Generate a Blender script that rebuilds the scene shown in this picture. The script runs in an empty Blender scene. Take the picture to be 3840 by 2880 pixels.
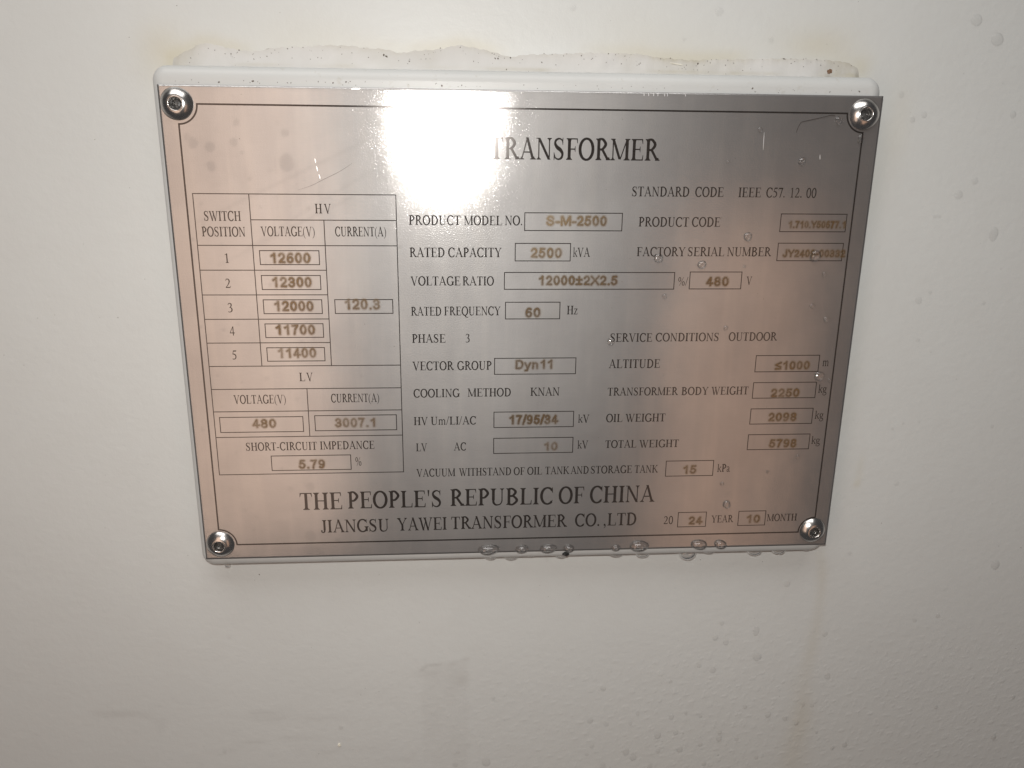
import bpy, bmesh, math, random
import numpy as np
from mathutils import Vector, Matrix
from mathutils.geometry import delaunay_2d_cdt

random.seed(7); rng = np.random.default_rng(7)
scene = bpy.context.scene
MM = 0.001
def W(x, y, z=0.0):
    """plate millimetres (x right, y up, z out of the wall towards the viewer) -> world metres"""
    return Vector((x*MM, -z*MM, y*MM))

# ------------------------------------------------------------------ camera
cam_d = bpy.data.cameras.new('camera'); cam = bpy.data.objects.new('camera', cam_d)
scene.collection.objects.link(cam); scene.camera = cam
cam_d.sensor_fit = 'HORIZONTAL'; cam_d.sensor_width = 36.0; cam_d.lens = 3036.33/3840*36
cam_d.clip_start = 0.005; cam_d.clip_end = 20
RX = Vector((0.9975174, 0.0104608, 0.0696389)); RY = Vector((-0.0091433, -0.9612947, 0.2753706)); RZ = Vector((0.0698241, -0.2753237, -0.9588125))
d2w = lambda v: Vector((v.x, -v.z, v.y))
cx, cy, cz = d2w(RX), d2w(-RY), d2w(-RZ)
m = Matrix(((cx.x, cy.x, cz.x), (cx.y, cy.y, cz.y), (cx.z, cy.z, cz.z))).to_4x4()
m.translation = W(-21.6, 53.66, 234.84); cam.matrix_world = m

# ------------------------------------------------------------------ light: a phone flash at night, dim surroundings, added panels for plate reflections
world = bpy.data.worlds.new('World'); scene.world = world; world.use_nodes = True
bg = world.node_tree.nodes['Background']; bg.inputs[0].default_value = (0.95, 0.93, 0.95, 1); bg.inputs[1].default_value = 0.045
def lamp(name, kind, loc, power, col, **kw):
    d = bpy.data.lights.new(name, kind); d.energy = power; d.color = col
    for k, v in kw.items(): setattr(d, k, v)
    o = bpy.data.objects.new(name, d); scene.collection.objects.link(o); o.location = loc
    return o
def aim(o, target):
    o.rotation_euler = (target - o.location).to_track_quat('-Z', 'Y').to_euler()
o = lamp('flash_lamp', 'AREA', W(-26.0, 70.5, 239.0), 0.335, (1.0, 0.975, 0.93), shape='DISK', size=0.0064); aim(o, W(2, -14, 0))
o = lamp('overhead_lamp', 'AREA', W(-90, 620, 330), 1.95, (1.0, 0.98, 0.96), shape='RECTANGLE', size=0.7, size_y=0.35); aim(o, W(0, 0, 0))
o = lamp('warm_reflection_fill', 'AREA', W(-172, -30, 300), 0.17, (1.0, 0.70, 0.53), shape='RECTANGLE', size=0.14, size_y=0.38); aim(o, W(-172, -30, 0))  # added panel out of view, gives the plate's left its warm reflection
o = lamp('amber_reflection_fill', 'AREA', W(170, -130, 300), 0.05, (1.0, 0.60, 0.40), shape='RECTANGLE', size=0.10, size_y=0.30); aim(o, W(165, -150, 0))  # unseen fill added for the orange reflection on the plate's right side
scene.view_settings.view_transform = 'Standard'; scene.view_settings.look = 'None'
scene.view_settings.exposure = 0.3; scene.view_settings.gamma = 1.0
scene.render.engine = 'CYCLES'
scene.cycles.use_denoising = True
scene.cycles.max_bounces = 8; scene.cycles.transparent_max_bounces = 16
scene.cycles.caustics_reflective = False; scene.cycles.caustics_refractive = True
scene.cycles.sample_clamp_indirect = 4.0

# ------------------------------------------------------------------ material helpers
def mat(name):
    m = bpy.data.materials.new(name); m.use_nodes = True
    nt = m.node_tree; nt.nodes.clear()
    out = nt.nodes.new('ShaderNodeOutputMaterial')
    return m, nt, out
def nd(nt, typ, ins=None, **props):
    n = nt.nodes.new(typ)
    for k, v in props.items(): setattr(n, k, v)
    for k, v in (ins or {}).items():
        s = n.inputs[k]
        if isinstance(v, bpy.types.NodeSocket): nt.links.new(v, s)
        else: s.default_value = v
    return n
def coords(nt, scale=(1, 1, 1)):
    tc = nd(nt, 'ShaderNodeTexCoord')
    mp = nd(nt, 'ShaderNodeMapping', {'Vector': tc.outputs['Object'], 'Scale': scale})
    return mp.outputs[0]
def noise(nt, vec, scale, detail=3, rough=0.5):
    return nd(nt, 'ShaderNodeTexNoise', {'Vector': vec, 'Scale': scale, 'Detail': detail, 'Roughness': rough}).outputs['Fac']
def ramp(nt, fac, a, b, c0, c1):
    r = nd(nt, 'ShaderNodeValToRGB', {'Fac': fac}); e = r.color_ramp.elements
    e[0].position = a; e[1].position = b; e[0].color = c0; e[1].color = c1
    return r.outputs[0]
def mixc(nt, fac, a, b, mode='MIX'):
    n = nd(nt, 'ShaderNodeMix', data_type='RGBA', blend_type=mode)
    for s, v in ((n.inputs[0], fac), (n.inputs[6], a), (n.inputs[7], b)):
        if isinstance(v, bpy.types.NodeSocket): nt.links.new(v, s)
        else: s.default_value = v
    return n.outputs[2]
def maprange(nt, v, a, b, c, d):
    n = nd(nt, 'ShaderNodeMapRange', {'Value': v, 'From Min': a, 'From Max': b, 'To Min': c, 'To Max': d}); return n.outputs[0]
def attr(nt, name): return nd(nt, 'ShaderNodeAttribute', attribute_name=name).outputs['Fac']
def math_(nt, op, a, b=0.0, c=0.0):
    n = nd(nt, 'ShaderNodeMath', operation=op)
    for s, v in ((n.inputs[0], a), (n.inputs[1], b), (n.inputs[2], c)):
        if isinstance(v, bpy.types.NodeSocket): nt.links.new(v, s)
        else: s.default_value = v
    return n.outputs[0]
def bump(nt, h, strength, dist, normal=None):
    ins = {'Height': h, 'Strength': strength, 'Distance': dist}
    if normal is not None: ins['Normal'] = normal
    return nd(nt, 'ShaderNodeBump', ins).outputs[0]
G = lambda v: (v, v, v, 1)

def make_wall_paint():
    m, nt, out = mat('white_tank_paint')
    co = coords(nt)
    base = ramp(nt, noise(nt, co, 9, 4), 0.3, 0.75, (0.622, 0.638, 0.628, 1), (0.664, 0.680, 0.668, 1))
    fine = noise(nt, co, 160, 4, 0.6)
    base = mixc(nt, maprange(nt, fine, 0.35, 0.7, 0.0, 0.12), base, (0.58, 0.57, 0.55, 1))
    base = mixc(nt, attr(nt, 'yellow'), base, (0.52, 0.455, 0.275, 1))
    base = mixc(nt, attr(nt, 'ochre'), base, (0.50, 0.43, 0.29, 1))
    base = mixc(nt, attr(nt, 'grime'), base, (0.36, 0.34, 0.32, 1))
    n1 = bump(nt, noise(nt, co, 420, 3, 0.6), 0.30, 0.00025)
    wav = coords(nt, (140, 140, 260))
    n2 = bump(nt, noise(nt, wav, 1.0, 3, 0.55), 0.07, 0.0008, n1)
    n3 = bump(nt, math_(nt, 'MULTIPLY', attr(nt, 'wet'), noise(nt, coords(nt, (260, 260, 420)), 1.0, 3, 0.6)), 0.22, 0.0006, n2)
    p = nd(nt, 'ShaderNodeBsdfPrincipled', {'Base Color': base, 'Roughness': 0.42, 'Specular IOR Level': 0.42, 'Normal': n3})
    nt.links.new(p.outputs[0], out.inputs[0]); return m

def make_bracket_paint():
    m, nt, out = mat('white_bracket_paint')
    co = coords(nt)
    base = ramp(nt, noise(nt, co, 25, 4), 0.3, 0.75, (0.555, 0.568, 0.562, 1), (0.615, 0.628, 0.622, 1))
    base = mixc(nt, maprange(nt, noise(nt, co, 330, 3, 0.7), 0.62, 0.75, 0.0, 0.35), base, (0.42, 0.40, 0.34, 1))
    n1 = bump(nt, noise(nt, co, 260, 3, 0.6), 0.15, 0.0003)
    p = nd(nt, 'ShaderNodeBsdfPrincipled', {'Base Color': base, 'Roughness': 0.38, 'Specular IOR Level': 0.4, 'Normal': n1})
    nt.links.new(p.outputs[0], out.inputs[0]); return m

def make_sealant():
    m, nt, out = mat('dirty_white_sealant')
    co = coords(nt)
    base = ramp(nt, noise(nt, co, 60, 4), 0.3, 0.75, (0.57, 0.565, 0.55, 1), (0.62, 0.615, 0.60, 1))
    dirt = math_(nt, 'MULTIPLY', attr(nt, 'dirt'), maprange(nt, noise(nt, co, 130, 4, 0.65), 0.3, 0.65, 0.25, 1.0))
    base = mixc(nt, dirt, base, (0.36, 0.32, 0.20, 1))
    n1 = bump(nt, noise(nt, co, 200, 4, 0.6), 0.35, 0.0005)
    p = nd(nt, 'ShaderNodeBsdfPrincipled', {'Base Color': base, 'Roughness': 0.5, 'Normal': n1})
    nt.links.new(p.outputs[0], out.inputs[0]); return m

def make_steel():
    m, nt, out = mat('brushed_stainless_steel')
    co = coords(nt)
    brush = noise(nt, coords(nt, (180, 180, 5200)), 1.0, 3, 0.6)
    grain = noise(nt, coords(nt, (2200, 2200, 3600)), 1.0, 2, 0.6)
    cloud = noise(nt, co, 34, 5, 0.6)
    runs = noise(nt, coords(nt, (190, 190, 14)), 1.0, 4, 0.6)
    col = ramp(nt, cloud, 0.3, 0.7, (0.50, 0.49, 0.485, 1), (0.60, 0.59, 0.58, 1))
    col = mixc(nt, maprange(nt, brush, 0.35, 0.7, 0.0, 0.22), col, (0.45, 0.44, 0.43, 1))
    col = mixc(nt, maprange(nt, runs, 0.46, 0.74, 0.0, 0.30), col, (0.70, 0.67, 0.63, 1))
    st = attr(nt, 'stain')
    col = mixc(nt, st, col, (0.30, 0.29, 0.285, 1))
    nb = bump(nt, brush, 0.10, 0.00004)
    nb = bump(nt, grain, 0.45, 0.00006, nb)
    nb = bump(nt, noise(nt, co, 40, 3), 0.5, 0.0003, nb)
    tan = nd(nt, 'ShaderNodeTangent', direction_type='RADIAL', axis='Z').outputs[0]
    def lobe(r, an, dist='BECKMANN'): return nd(nt, 'ShaderNodeBsdfAnisotropic', {'Color': col, 'Roughness': r, 'Anisotropy': an, 'Rotation': 0.0, 'Tangent': tan, 'Normal': nb}, distribution=dist).outputs[0]
    df = nd(nt, 'ShaderNodeBsdfDiffuse', {'Color': mixc(nt, 0.65, col, (0.2, 0.19, 0.185, 1)), 'Normal': nb})
    m0 = nd(nt, 'ShaderNodeMixShader', {0: 0.45, 1: lobe(0.135, 0.25), 2: lobe(0.155, 0.30, 'GGX')})
    m1 = nd(nt, 'ShaderNodeMixShader', {0: 0.42, 1: m0.outputs[0], 2: lobe(0.52, 0.2)})
    m2 = nd(nt, 'ShaderNodeMixShader', {0: maprange(nt, st, 0, 1, 0.22, 0.5), 1: m1.outputs[0], 2: df.outputs[0]})
    nt.links.new(m2.outputs[0], out.inputs[0]); return m

def simple(name, col, rough, metal=0.0, spec=0.5):
    m, nt, out = mat(name)
    co = coords(nt)
    c = mixc(nt, maprange(nt, noise(nt, co, 700, 3, 0.6), 0.35, 0.7, 0.0, 0.35), (*col, 1), (*[min(1, v*1.35+0.01) for v in col], 1))
    p = nd(nt, 'ShaderNodeBsdfPrincipled', {'Base Color': c, 'Roughness': rough, 'Metallic': metal, 'Specular IOR Level': spec})
    nt.links.new(p.outputs[0], out.inputs[0]); return m

def make_print():
    m, nt, out = mat('dark_etched_print')
    co = coords(nt)
    c = mixc(nt, maprange(nt, noise(nt, co, 1500, 3, 0.6), 0.35, 0.7, 0.0, 0.4), (0.028, 0.024, 0.022, 1), (0.055, 0.048, 0.043, 1))
    df = nd(nt, 'ShaderNodeBsdfDiffuse', {'Color': c})
    gl = nd(nt, 'ShaderNodeBsdfGlossy', {'Color': (0.52, 0.48, 0.46, 1), 'Roughness': 0.22}, distribution='BECKMANN')
    mx = nd(nt, 'ShaderNodeMixShader', {0: 0.13, 1: df.outputs[0], 2: gl.outputs[0]})
    nt.links.new(mx.outputs[0], out.inputs[0]); return m

def make_stamp():
    m, nt, out = mat('stamped_brown_ink')
    co = coords(nt)
    ink = attr(nt, 'ink')
    n = noise(nt, co, 900, 3, 0.7)
    col = ramp(nt, ink, 0.15, 0.9, (0.26, 0.165, 0.072, 1), (0.125, 0.077, 0.034, 1))
    a = math_(nt, 'MULTIPLY', maprange(nt, ink, 0.03, 0.95, 0.0, 0.78), maprange(nt, n, 0.3, 0.7, 0.78, 1.1))
    df = nd(nt, 'ShaderNodeBsdfDiffuse', {'Color': col})
    gl = nd(nt, 'ShaderNodeBsdfGlossy', {'Color': (0.50, 0.37, 0.22, 1), 'Roughness': 0.35}, distribution='BECKMANN')
    p = nd(nt, 'ShaderNodeMixShader', {0: 0.26, 1: df.outputs[0], 2: gl.outputs[0]})
    tr = nd(nt, 'ShaderNodeBsdfTransparent')
    mx = nd(nt, 'ShaderNodeMixShader', {0: a, 1: tr.outputs[0], 2: p.outputs[0]})
    nt.links.new(mx.outputs[0], out.inputs[0]); return m

def make_water(name, clear, sheen=0.06, rim=0.8):
    m, nt, out = mat(name)
    fr = nd(nt, 'ShaderNodeFresnel', {'IOR': 1.33})
    gl = nd(nt, 'ShaderNodeBsdfGlossy', {'Color': G(1.0), 'Roughness': 0.06})
    rf = nd(nt, 'ShaderNodeBsdfRefraction', {'Color': G(0.98), 'Roughness': 0.0, 'IOR': 1.33})
    tr = nd(nt, 'ShaderNodeBsdfTransparent')
    mi = nd(nt, 'ShaderNodeMixShader', {0: clear, 1: rf.outputs[0], 2: tr.outputs[0]})
    mo = nd(nt, 'ShaderNodeMixShader', {0: math_(nt, 'MULTIPLY_ADD', fr.outputs[0], rim, sheen), 1: mi.outputs[0], 2: gl.outputs[0]})
    nt.links.new(mo.outputs[0], out.inputs[0]); return m

M = dict(wall=make_wall_paint(), bracket=make_bracket_paint(), sealant=make_sealant(), steel=make_steel(),
         print=make_print(), stamp=make_stamp(), water=make_water('clear_water', 0.74), film=make_water('thin_clear_water', 0.992, 0.012, 0.22),
         rivet=simple('polished_rivet_steel', (0.62, 0.60, 0.58), 0.24, 1.0), hole=simple('dull_mandrel_steel', (0.09, 0.09, 0.09), 0.45, 0.7),
         dirt=simple('dark_dirt', (0.11, 0.095, 0.075), 0.8), hair=simple('dark_hair', (0.05, 0.04, 0.035), 0.5),
         scratch=simple('bare_bright_metal', (0.85, 0.85, 0.85), 0.35, 0.6), brown=simple('brown_flake', (0.17, 0.10, 0.06), 0.8),
         pale=simple('pale_paint_chip', (0.80, 0.77, 0.66), 0.5), black=simple('matte_black', (0.012, 0.012, 0.012), 0.6))

# ------------------------------------------------------------------ object helpers
def link(name, me, material=None, parent=None):
    o = bpy.data.objects.new(name, me); scene.collection.objects.link(o)
    if material is not None: me.materials.append(material)
    if parent is not None: o.parent = parent
    return o
def tag(o, label=None, cat=None, group=None, kind=None):
    if label: o['label'] = label
    if cat: o['category'] = cat
    if group: o['group'] = group
    if kind: o['kind'] = kind
    return o
def mesh_from(name, verts, faces, smooth=False):
    me = bpy.data.meshes.new(name); me.from_pydata([tuple(v) for v in verts], [], faces); me.update()
    if smooth:
        for p in me.polygons: p.use_smooth = True
    return me
def set_attr(me, name, vals):
    a = me.attributes.new(name, 'FLOAT', 'POINT'); a.data.foreach_set('value', np.asarray(vals, dtype=np.float32))
def sn(x, y, s=1.0, seed=0):
    """cheap smooth noise in about [-1, 1]"""
    r = np.random.default_rng(abs(int(seed))); v = 0
    for k in range(7):
        a = r.uniform(0, 2*math.pi); f = s*r.uniform(0.5, 2.2); v = v + np.sin((x*math.cos(a)+y*math.sin(a))*f + r.uniform(0, 6.28))
    return v/4.0
def ss(a, b, x):
    t = np.clip((x-a)/(b-a), 0, 1); return t*t*(3-2*t)
def grid_mesh(name, xs, ys, zf, smooth=True):
    X, Y = np.meshgrid(xs, ys); Z = zf(X, Y)
    nx, ny = len(xs), len(ys)
    V = np.c_[X.ravel()*MM, -Z.ravel()*MM, Y.ravel()*MM]
    i = np.arange((nx-1)*(ny-1)); a = (i//(nx-1))*nx + i % (nx-1)
    F = np.c_[a, a+1, a+nx+1, a+nx]
    me = bpy.data.meshes.new(name); me.vertices.add(len(V)); me.vertices.foreach_set('co', V.ravel())
    me.loops.add(F.size); me.loops.foreach_set('vertex_index', F.ravel().astype(np.int32))
    me.polygons.add(len(F)); me.polygons.foreach_set('loop_start', np.arange(0, F.size, 4, dtype=np.int32))
    me.update(calc_edges=True)
    if smooth: me.polygons.foreach_set('use_smooth', np.ones(len(F), dtype=bool))
    return me, X.ravel(), Y.ravel()

WALL_Z = -10.0
OUTLINE = np.array([(-99.0, 75.5), (-98.6, 77.7), (-95.05, 79.5), (-92.8, 80.5), (-90.2, 81.9), (-87.0, 81.7), (-84.3, 80.9), (-79.3, 80.1), (-75.0, 80.0), (-72.1, 80.9), (-67.8, 81.2), (-62.3, 81.45), (-56.9, 81.95), (-49.6, 81.95), (-46.0, 81.4), (-40.5, 81.2), (-36.1, 80.2), (-31.7, 81.0), (-25.8, 81.4), (-19.9, 82.7), (-15.4, 82.1), (-10.2, 81.0), (-5.4, 79.7), (-0.9, 80.5), (8.5, 80.85), (16.1, 81.3), (24.0, 81.3), (31.6, 81.3), (37.4, 80.3), (47.1, 79.8), (58.7, 80.3), (74.3, 80.8), (86.1, 80.6), (92.1, 80.2), (96.3, 78.7), (97.4, 76.3)])
def seal_top(x):
    return np.interp(x, OUTLINE[:, 0], OUTLINE[:, 1]) + 0.12*np.sin(np.asarray(x)*1.9) + 0.08*np.sin(np.asarray(x)*4.3+1)
def dist_poly(X, Y, P):
    d = np.full(X.shape, 1e9)
    for (ax, ay), (bx, by) in zip(P[:-1], P[1:]):
        t = np.clip(((X-ax)*(bx-ax)+(Y-ay)*(by-ay))/((bx-ax)**2+(by-ay)**2+1e-12), 0, 1)
        d = np.minimum(d, np.hypot(X-ax-t*(bx-ax), Y-ay-t*(by-ay)))
    return d

# ------------------------------------------------------------------ setting: the painted tank wall
xs = np.r_[np.linspace(-700, -235, 12), np.arange(-230, 250, 1.0), np.linspace(255, 700, 12)]
ys = np.r_[np.linspace(-700, -205, 12), np.arange(-200, 130, 1.0), np.linspace(135, 700, 14)]
me, X, Y = grid_mesh('wall', xs, ys, lambda x, y: WALL_Z + 0*x)
d_out = dist_poly(X, Y, OUTLINE)
yel = 0.36*np.exp(-(d_out/2.2)**2)*ss(-0.5, 0.6, sn(X, Y, 0.13, 3)) + 0.24*np.exp(-(d_out/9.0)**2)*ss(-0.3, 0.9, sn(X, Y, 0.06, 4))
yel += 0.30*np.exp(-(((X+101)/6)**2+((Y-80)/6)**2)) + 0.26*np.exp(-(((X-84)/9)**2+((Y-84)/4)**2)) + 0.25*np.exp(-(((X-98)/3)**2+((Y-79)/3)**2))
yel += 0.12*np.exp(-((X-106)/3.5)**2)*ss(-75, -30, Y)*(1-ss(55, 75, Y))*(0.6+0.5*sn(X, Y, 0.12, 9)) + 0.14*np.exp(-(((X-111)/4)**2+((Y-62)/14)**2))
yel += 0.35*np.exp(-(((X-113.5)/1.2)**2+((Y+52.8)/1.4)**2)) + 0.16*np.exp(-((X-113.8)/1.2)**2)*ss(-53, -50, Y)*(1-ss(-46, -40, Y))
drip = np.array([(102, -74), (105.0, -84.3), (105.9, -93.7), (105.5, -105.7), (104.7, -118.0), (103.0, -130.5), (104.5, -148.7), (102.8, -175)])
wdt = np.interp(-Y, [74, 95, 120, 140, 170], [2.2, 1.9, 2.6, 4.2, 5.0])
och = 0.22*np.exp(-(dist_poly(X, Y, drip)/wdt)**2)*(0.72+0.42*sn(X, Y*0.5, 0.25, 5))
och += 0.06*np.exp(-((X-70)/70)**2-((Y+170)/26)**2)
ux = X + 0.8*sn(X, Y, 0.5, 12)
blk = ss(-35.0, -33.2, ux)*(1-ss(-19.0, -17.2, ux))*(1-ss(-118.6, -116.8, Y - 0.16*(X+26)))
gri = 0.11*blk*(0.7+0.4*sn(X, Y*0.4, 0.5, 6))*np.interp(-Y, [118, 130, 165], [1.0, 0.7, 0.75])
gri += 0.22*np.exp(-(dist_poly(X, Y, np.array([(-34.5, -120.2), (-32.5, -118.2), (-24, -117.6), (-20, -116), (-16.6, -116.6)]))/0.7)**2)*ss(-0.6, 0.5, sn(X, Y, 0.8, 8))
gri += 0.10*np.exp(-(((X+33)/5)**2+((Y+121.5)/1.4)**2)) + 0.14*np.exp(-(((X+20)/2.2)**2+((Y+124.5)/2.2)**2))
gri += 0.17*np.exp(-(dist_poly(X, Y, np.array([(-145.5, -132.6), (-141, -133.4), (-131, -133.6), (-124, -137.0), (-124.5, -141)]))/1.5)**2)*(0.7+0.4*sn(X, Y, 0.4, 31))
for (sx, sy, a, b, k) in ((-90, -135, 9, 1.3, .16), (-84, -137.5, 7, 1.2, .14), (-92, -147, 6, 1.0, .14), (-78, -146, 8, 1.3, .12), (-70, -138, 14, 1.2, .10), (-62, -152, 16, 1.6, .08), (-46, -133, 3.2, .7, .14), (-100, -150, 5, 1.2, .12), (-40, -157, 14, 1.5, .08), (-56, -128, 12, 3, .05), (-110, -158, 20, 3, .06)):
    gri += k*np.exp(-(((X-sx)/a)**2+((Y-sy)/b)**2))*(0.6+0.5*sn(X, Y*3, 0.35, int(100+sx)))
wet = ss(0.15, 0.9, sn(X, Y*1.7, 0.9, 15))*(0.25*ss(0, 60, X)+0.75*ss(-95, -135, Y))*ss(-130, 20, X)
set_attr(me, 'yellow', np.clip(0.75*yel, 0, 0.7)); set_attr(me, 'ochre', np.clip(och, 0, 0.7)); set_attr(me, 'grime', np.clip(1.2*gri, 0, 0.7)); set_attr(me, 'wet', wet)
tag(link('wall', me, M['wall']), 'off-white painted steel tank wall with stains and water droplets', kind='structure')

# ------------------------------------------------------------------ backing bracket (rounded pan behind the plate)
def round_rect(hx, hy, r, n=8):
    pts = []
    for k, (sx, sy) in enumerate(((1, 1), (-1, 1), (-1, -1), (1, -1))):
        for i in range(n+1):
            a = math.pi/2*(k + i/n); pts.append((sx*(hx-r) + r*math.cos(a), sy*(hy-r) + r*math.sin(a)))
    return pts
BCX, BCY, BHX, BHY = -0.9, 0.85, 101.2, 74.3
prof = [(3.2*(1-math.sin(t)), -0.9-2.9*(1-math.cos(t))) for t in np.linspace(0, math.pi/2, 8)] + [(0.0, -6.5), (-0.5, -10.4)]
V, F = [], []
for inset, z in prof:
    for (x, y) in round_rect(BHX-inset, BHY-inset, max(4.2-inset, 0.9)): V.append(W(BCX+x, BCY+y, z))
n = len(round_rect(10, 10, 1))
F.append(tuple(range(n)))
for k in range(len(prof)-1):
    for i in range(n): F.append((k*n+i, (k+1)*n+i, (k+1)*n+(i+1) % n, k*n+(i+1) % n))
me = mesh_from('backing_bracket', V, F, True); me.polygons[0].use_smooth = False
tag(link('backing_bracket', me, M['bracket']), 'white painted rounded backing bracket showing as a rim around the steel nameplate', 'bracket')

# ------------------------------------------------------------------ sealant bead along the top of the bracket
def seal_h(X, Y):
    yt = seal_top(X); t = np.clip((yt-Y)/(yt-73.0), 0, 1)
    e = ss(-99.4, -96.5, X)*(1-ss(95.0, 97.8, X))
    return e*(0.75*(1-np.exp(-t*4.5)) + 1.0*t**2 + 0.22*sn(X, Y, 0.22, 21)*ss(0, 0.3, t) + 0.1*sn(X, Y, 0.7, 22)*ss(0, 0.2, t))
xs = np.arange(-99.4, 97.9, 0.5); vs = np.linspace(0, 1, 26)**1.5
X, T = np.meshgrid(xs, vs); Yt = seal_top(X); Y = Yt - T*(Yt-73.0)
Z = WALL_Z - 0.12 + seal_h(X, Y)
nx, ny = len(xs), len(vs)
V = [W(a, b, c) for a, b, c in zip(X.ravel(), Y.ravel(), Z.ravel())]
F = [(j*nx+i, (j+1)*nx+i, (j+1)*nx+i+1, j*nx+i+1) for j in range(ny-1) for i in range(nx-1)]
me = mesh_from('sealant_bead', V, F, True)
x, y, t = X.ravel(), Y.ravel(), T.ravel()
dirt = 0.45*np.exp(-(t/0.16)**2)*(0.6+0.5*sn(x, y, 0.12, 23)) + 0.30*np.clip(0.4+sn(x, y, 0.16, 24), 0, 1)*ss(20, 60, x)
dirt += 0.35*np.exp(-(((x+95)/4)**2)) + 0.30*np.exp(-(((x-93)/6)**2)) + 0.12*np.clip(sn(x, y, 0.3, 25), 0, 1) + 0.35*np.exp(-((y-76.2)/0.5)**2)*np.clip(0.2+sn(x, y, 0.2, 26), 0, 1)
set_attr(me, 'dirt', np.clip(dirt, 0, 0.9))
tag(link('sealant_bead', me, M['sealant']), 'wavy white sealant bead with yellowish dirt along the top of the bracket', 'sealant')

# ------------------------------------------------------------------ the nameplate
plate = bpy.data.objects.new('nameplate', None); scene.collection.objects.link(plate); plate.location = W(0, 0, 0)
plate.empty_display_size = 0.05
tag(plate, 'brushed steel transformer nameplate with dark print and brown stamped values, riveted at the corners', 'nameplate')
xs = np.arange(-100, 100.01, 0.5); ys = np.arange(-70, 70.01, 0.5)
bow = lambda x, y: 0.0*x
me, X, Y = grid_mesh('metal_sheet', xs, ys, bow, False)
st = np.zeros_like(X)
SPOTS = [(-92.1, 55.3, 1.5, .30), (-87.7, 54.2, 1.4, .34), (-81.3, 55.4, 1.2, .3), (-80.1, 60.5, 1.0, .26), (-87.7, 49.1, 1.4, .32), (-67.4, 58.0, 1.2, .3), (-67.3, 50.2, 2.2, .3), (-93.5, 56.7, 1.0, .22), (-79.2, 52.9, .6, .25), (-77.6, 45.9, .6, .25), (-40, 63.9, 1.2, .2),
         (-66.9, -68.6, 3.4, .26), (-51.6, -69.0, 3.4, .26), (-40.8, -68.5, 2.6, .2), (-33.7, -68.2, 2.8, .2), (-67.4, -62.9, 1.8, .3), (-59.2, -64.4, .9, .32), (-66.5, -46.2, 1.5, .26), (-66.9, -50.3, 1.2, .22), (-72.5, -46.6, 1.0, .15), (-50.7, -64.0, 1.3, .26)]
for _ in range(75):
    SPOTS.append((rng.uniform(-98, -62) if rng.random() < .75 else rng.uniform(-60, 95), rng.uniform(-69, 66), rng.uniform(0.25, 0.75), rng.uniform(.08, .26)))
for (sx, sy, r, k) in SPOTS:
    i = (abs(X-sx) < 2*r+1) & (abs(Y-sy) < 2*r+1)
    d = np.hypot(X[i]-sx, (Y[i]-sy)*0.95) + 0.18*r*sn(X[i], Y[i], 2.0/r, int(abs(sx*10)))
    st[i] = np.maximum(st[i], 0.75*k*(1-ss(r*0.75, r*1.1, d)))
st += 0.10*np.clip(sn(X, Y, 0.12, 41), 0, 1) + 0.10*np.clip(sn(X*2, Y*0.3, 0.3, 42), 0, 1)
for (a, b, k) in (((-93, 34), (-46, 56), .10), ((-80, 27), (-50, 41), .10), ((-88, 22), (-60, 36), .08), ((-70, 33), (-38, 52), .08)):
    st += k*np.exp(-(dist_poly(X, Y, np.array([a, b]))/0.5)**2)
st = np.clip(st + 0.25*ss(1.2, 0.0, np.minimum(100-abs(X), 70-abs(Y)))*(0.5+0.5*sn(X, Y, 0.4, 43)), 0, 0.75)
# add the thickness (edge band and back)
bm = bmesh.new(); bm.from_mesh(me); lay = bm.verts.layers.float.new('stain')
bm.verts.ensure_lookup_table()
for v, s in zip(bm.verts, st): v[lay] = float(s)
be = [e for e in bm.edges if e.is_boundary]
r = bmesh.ops.extrude_edge_only(bm, edges=be)
for v in [g for g in r['geom'] if isinstance(g, bmesh.types.BMVert)]: v.co.y += 0.00085
bmesh.ops.recalc_face_normals(bm, faces=bm.faces)
bm.to_mesh(me); bm.free()
link('metal_sheet', me, M['steel'], plate)

# --- serif lettering: glyphs drawn with a broad pen, outlines merged
TH, TN, SF = 0.132, 0.068, 0.040
CAP = 0.662
def rect(x0, y0, x1, y1): return [(x0, y0), (x1, y0), (x1, y1), (x0, y1)]
def serif(x, y, d, w=TH, e=0.072):
    return [(x-w/2-e, y), (x+w/2+e, y), (x+w/2+e, y+d*SF*0.7), (x+w/2+e*0.35, y+d*SF), (x+w/2, y+d*(SF+0.05)), (x-w/2, y+d*(SF+0.05)), (x-w/2-e*0.35, y+d*SF), (x-w/2-e, y+d*SF*0.7)]
def stem(x, y0=0.0, y1=CAP, w=TH, b=1, t=1, e=0.072):
    P = [rect(x-w/2, y0, x+w/2, y1)]
    if b: P.append(serif(x, y0, 1, w, e))
    if t: P.append(serif(x, y1, -1, w, e))
    return P
def diag(xa, ya, xb, yb, w): return [[(xa-w/2, ya), (xa+w/2, ya), (xb+w/2, yb), (xb-w/2, yb)]]
def spline(pts, n=7, closed=False):
    P = [np.array(p, float) for p in pts]; out = []
    N = len(P)
    for i in range(N if closed else N-1):
        p0 = P[(i-1) % N] if (closed or i > 0) else 2*P[0]-P[1]
        p1, p2 = P[i], P[(i+1) % N]
        p3 = P[(i+2) % N] if (closed or i < N-2) else 2*P[-1]-P[-2]
        for k in range(n):
            t = k/n
            out.append(0.5*((2*p1)+(-p0+p2)*t+(2*p0-5*p1+4*p2-p3)*t*t+(-p0+3*p1-3*p2+p3)*t**3))
    if not closed: out.append(P[-1])
    return out
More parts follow.
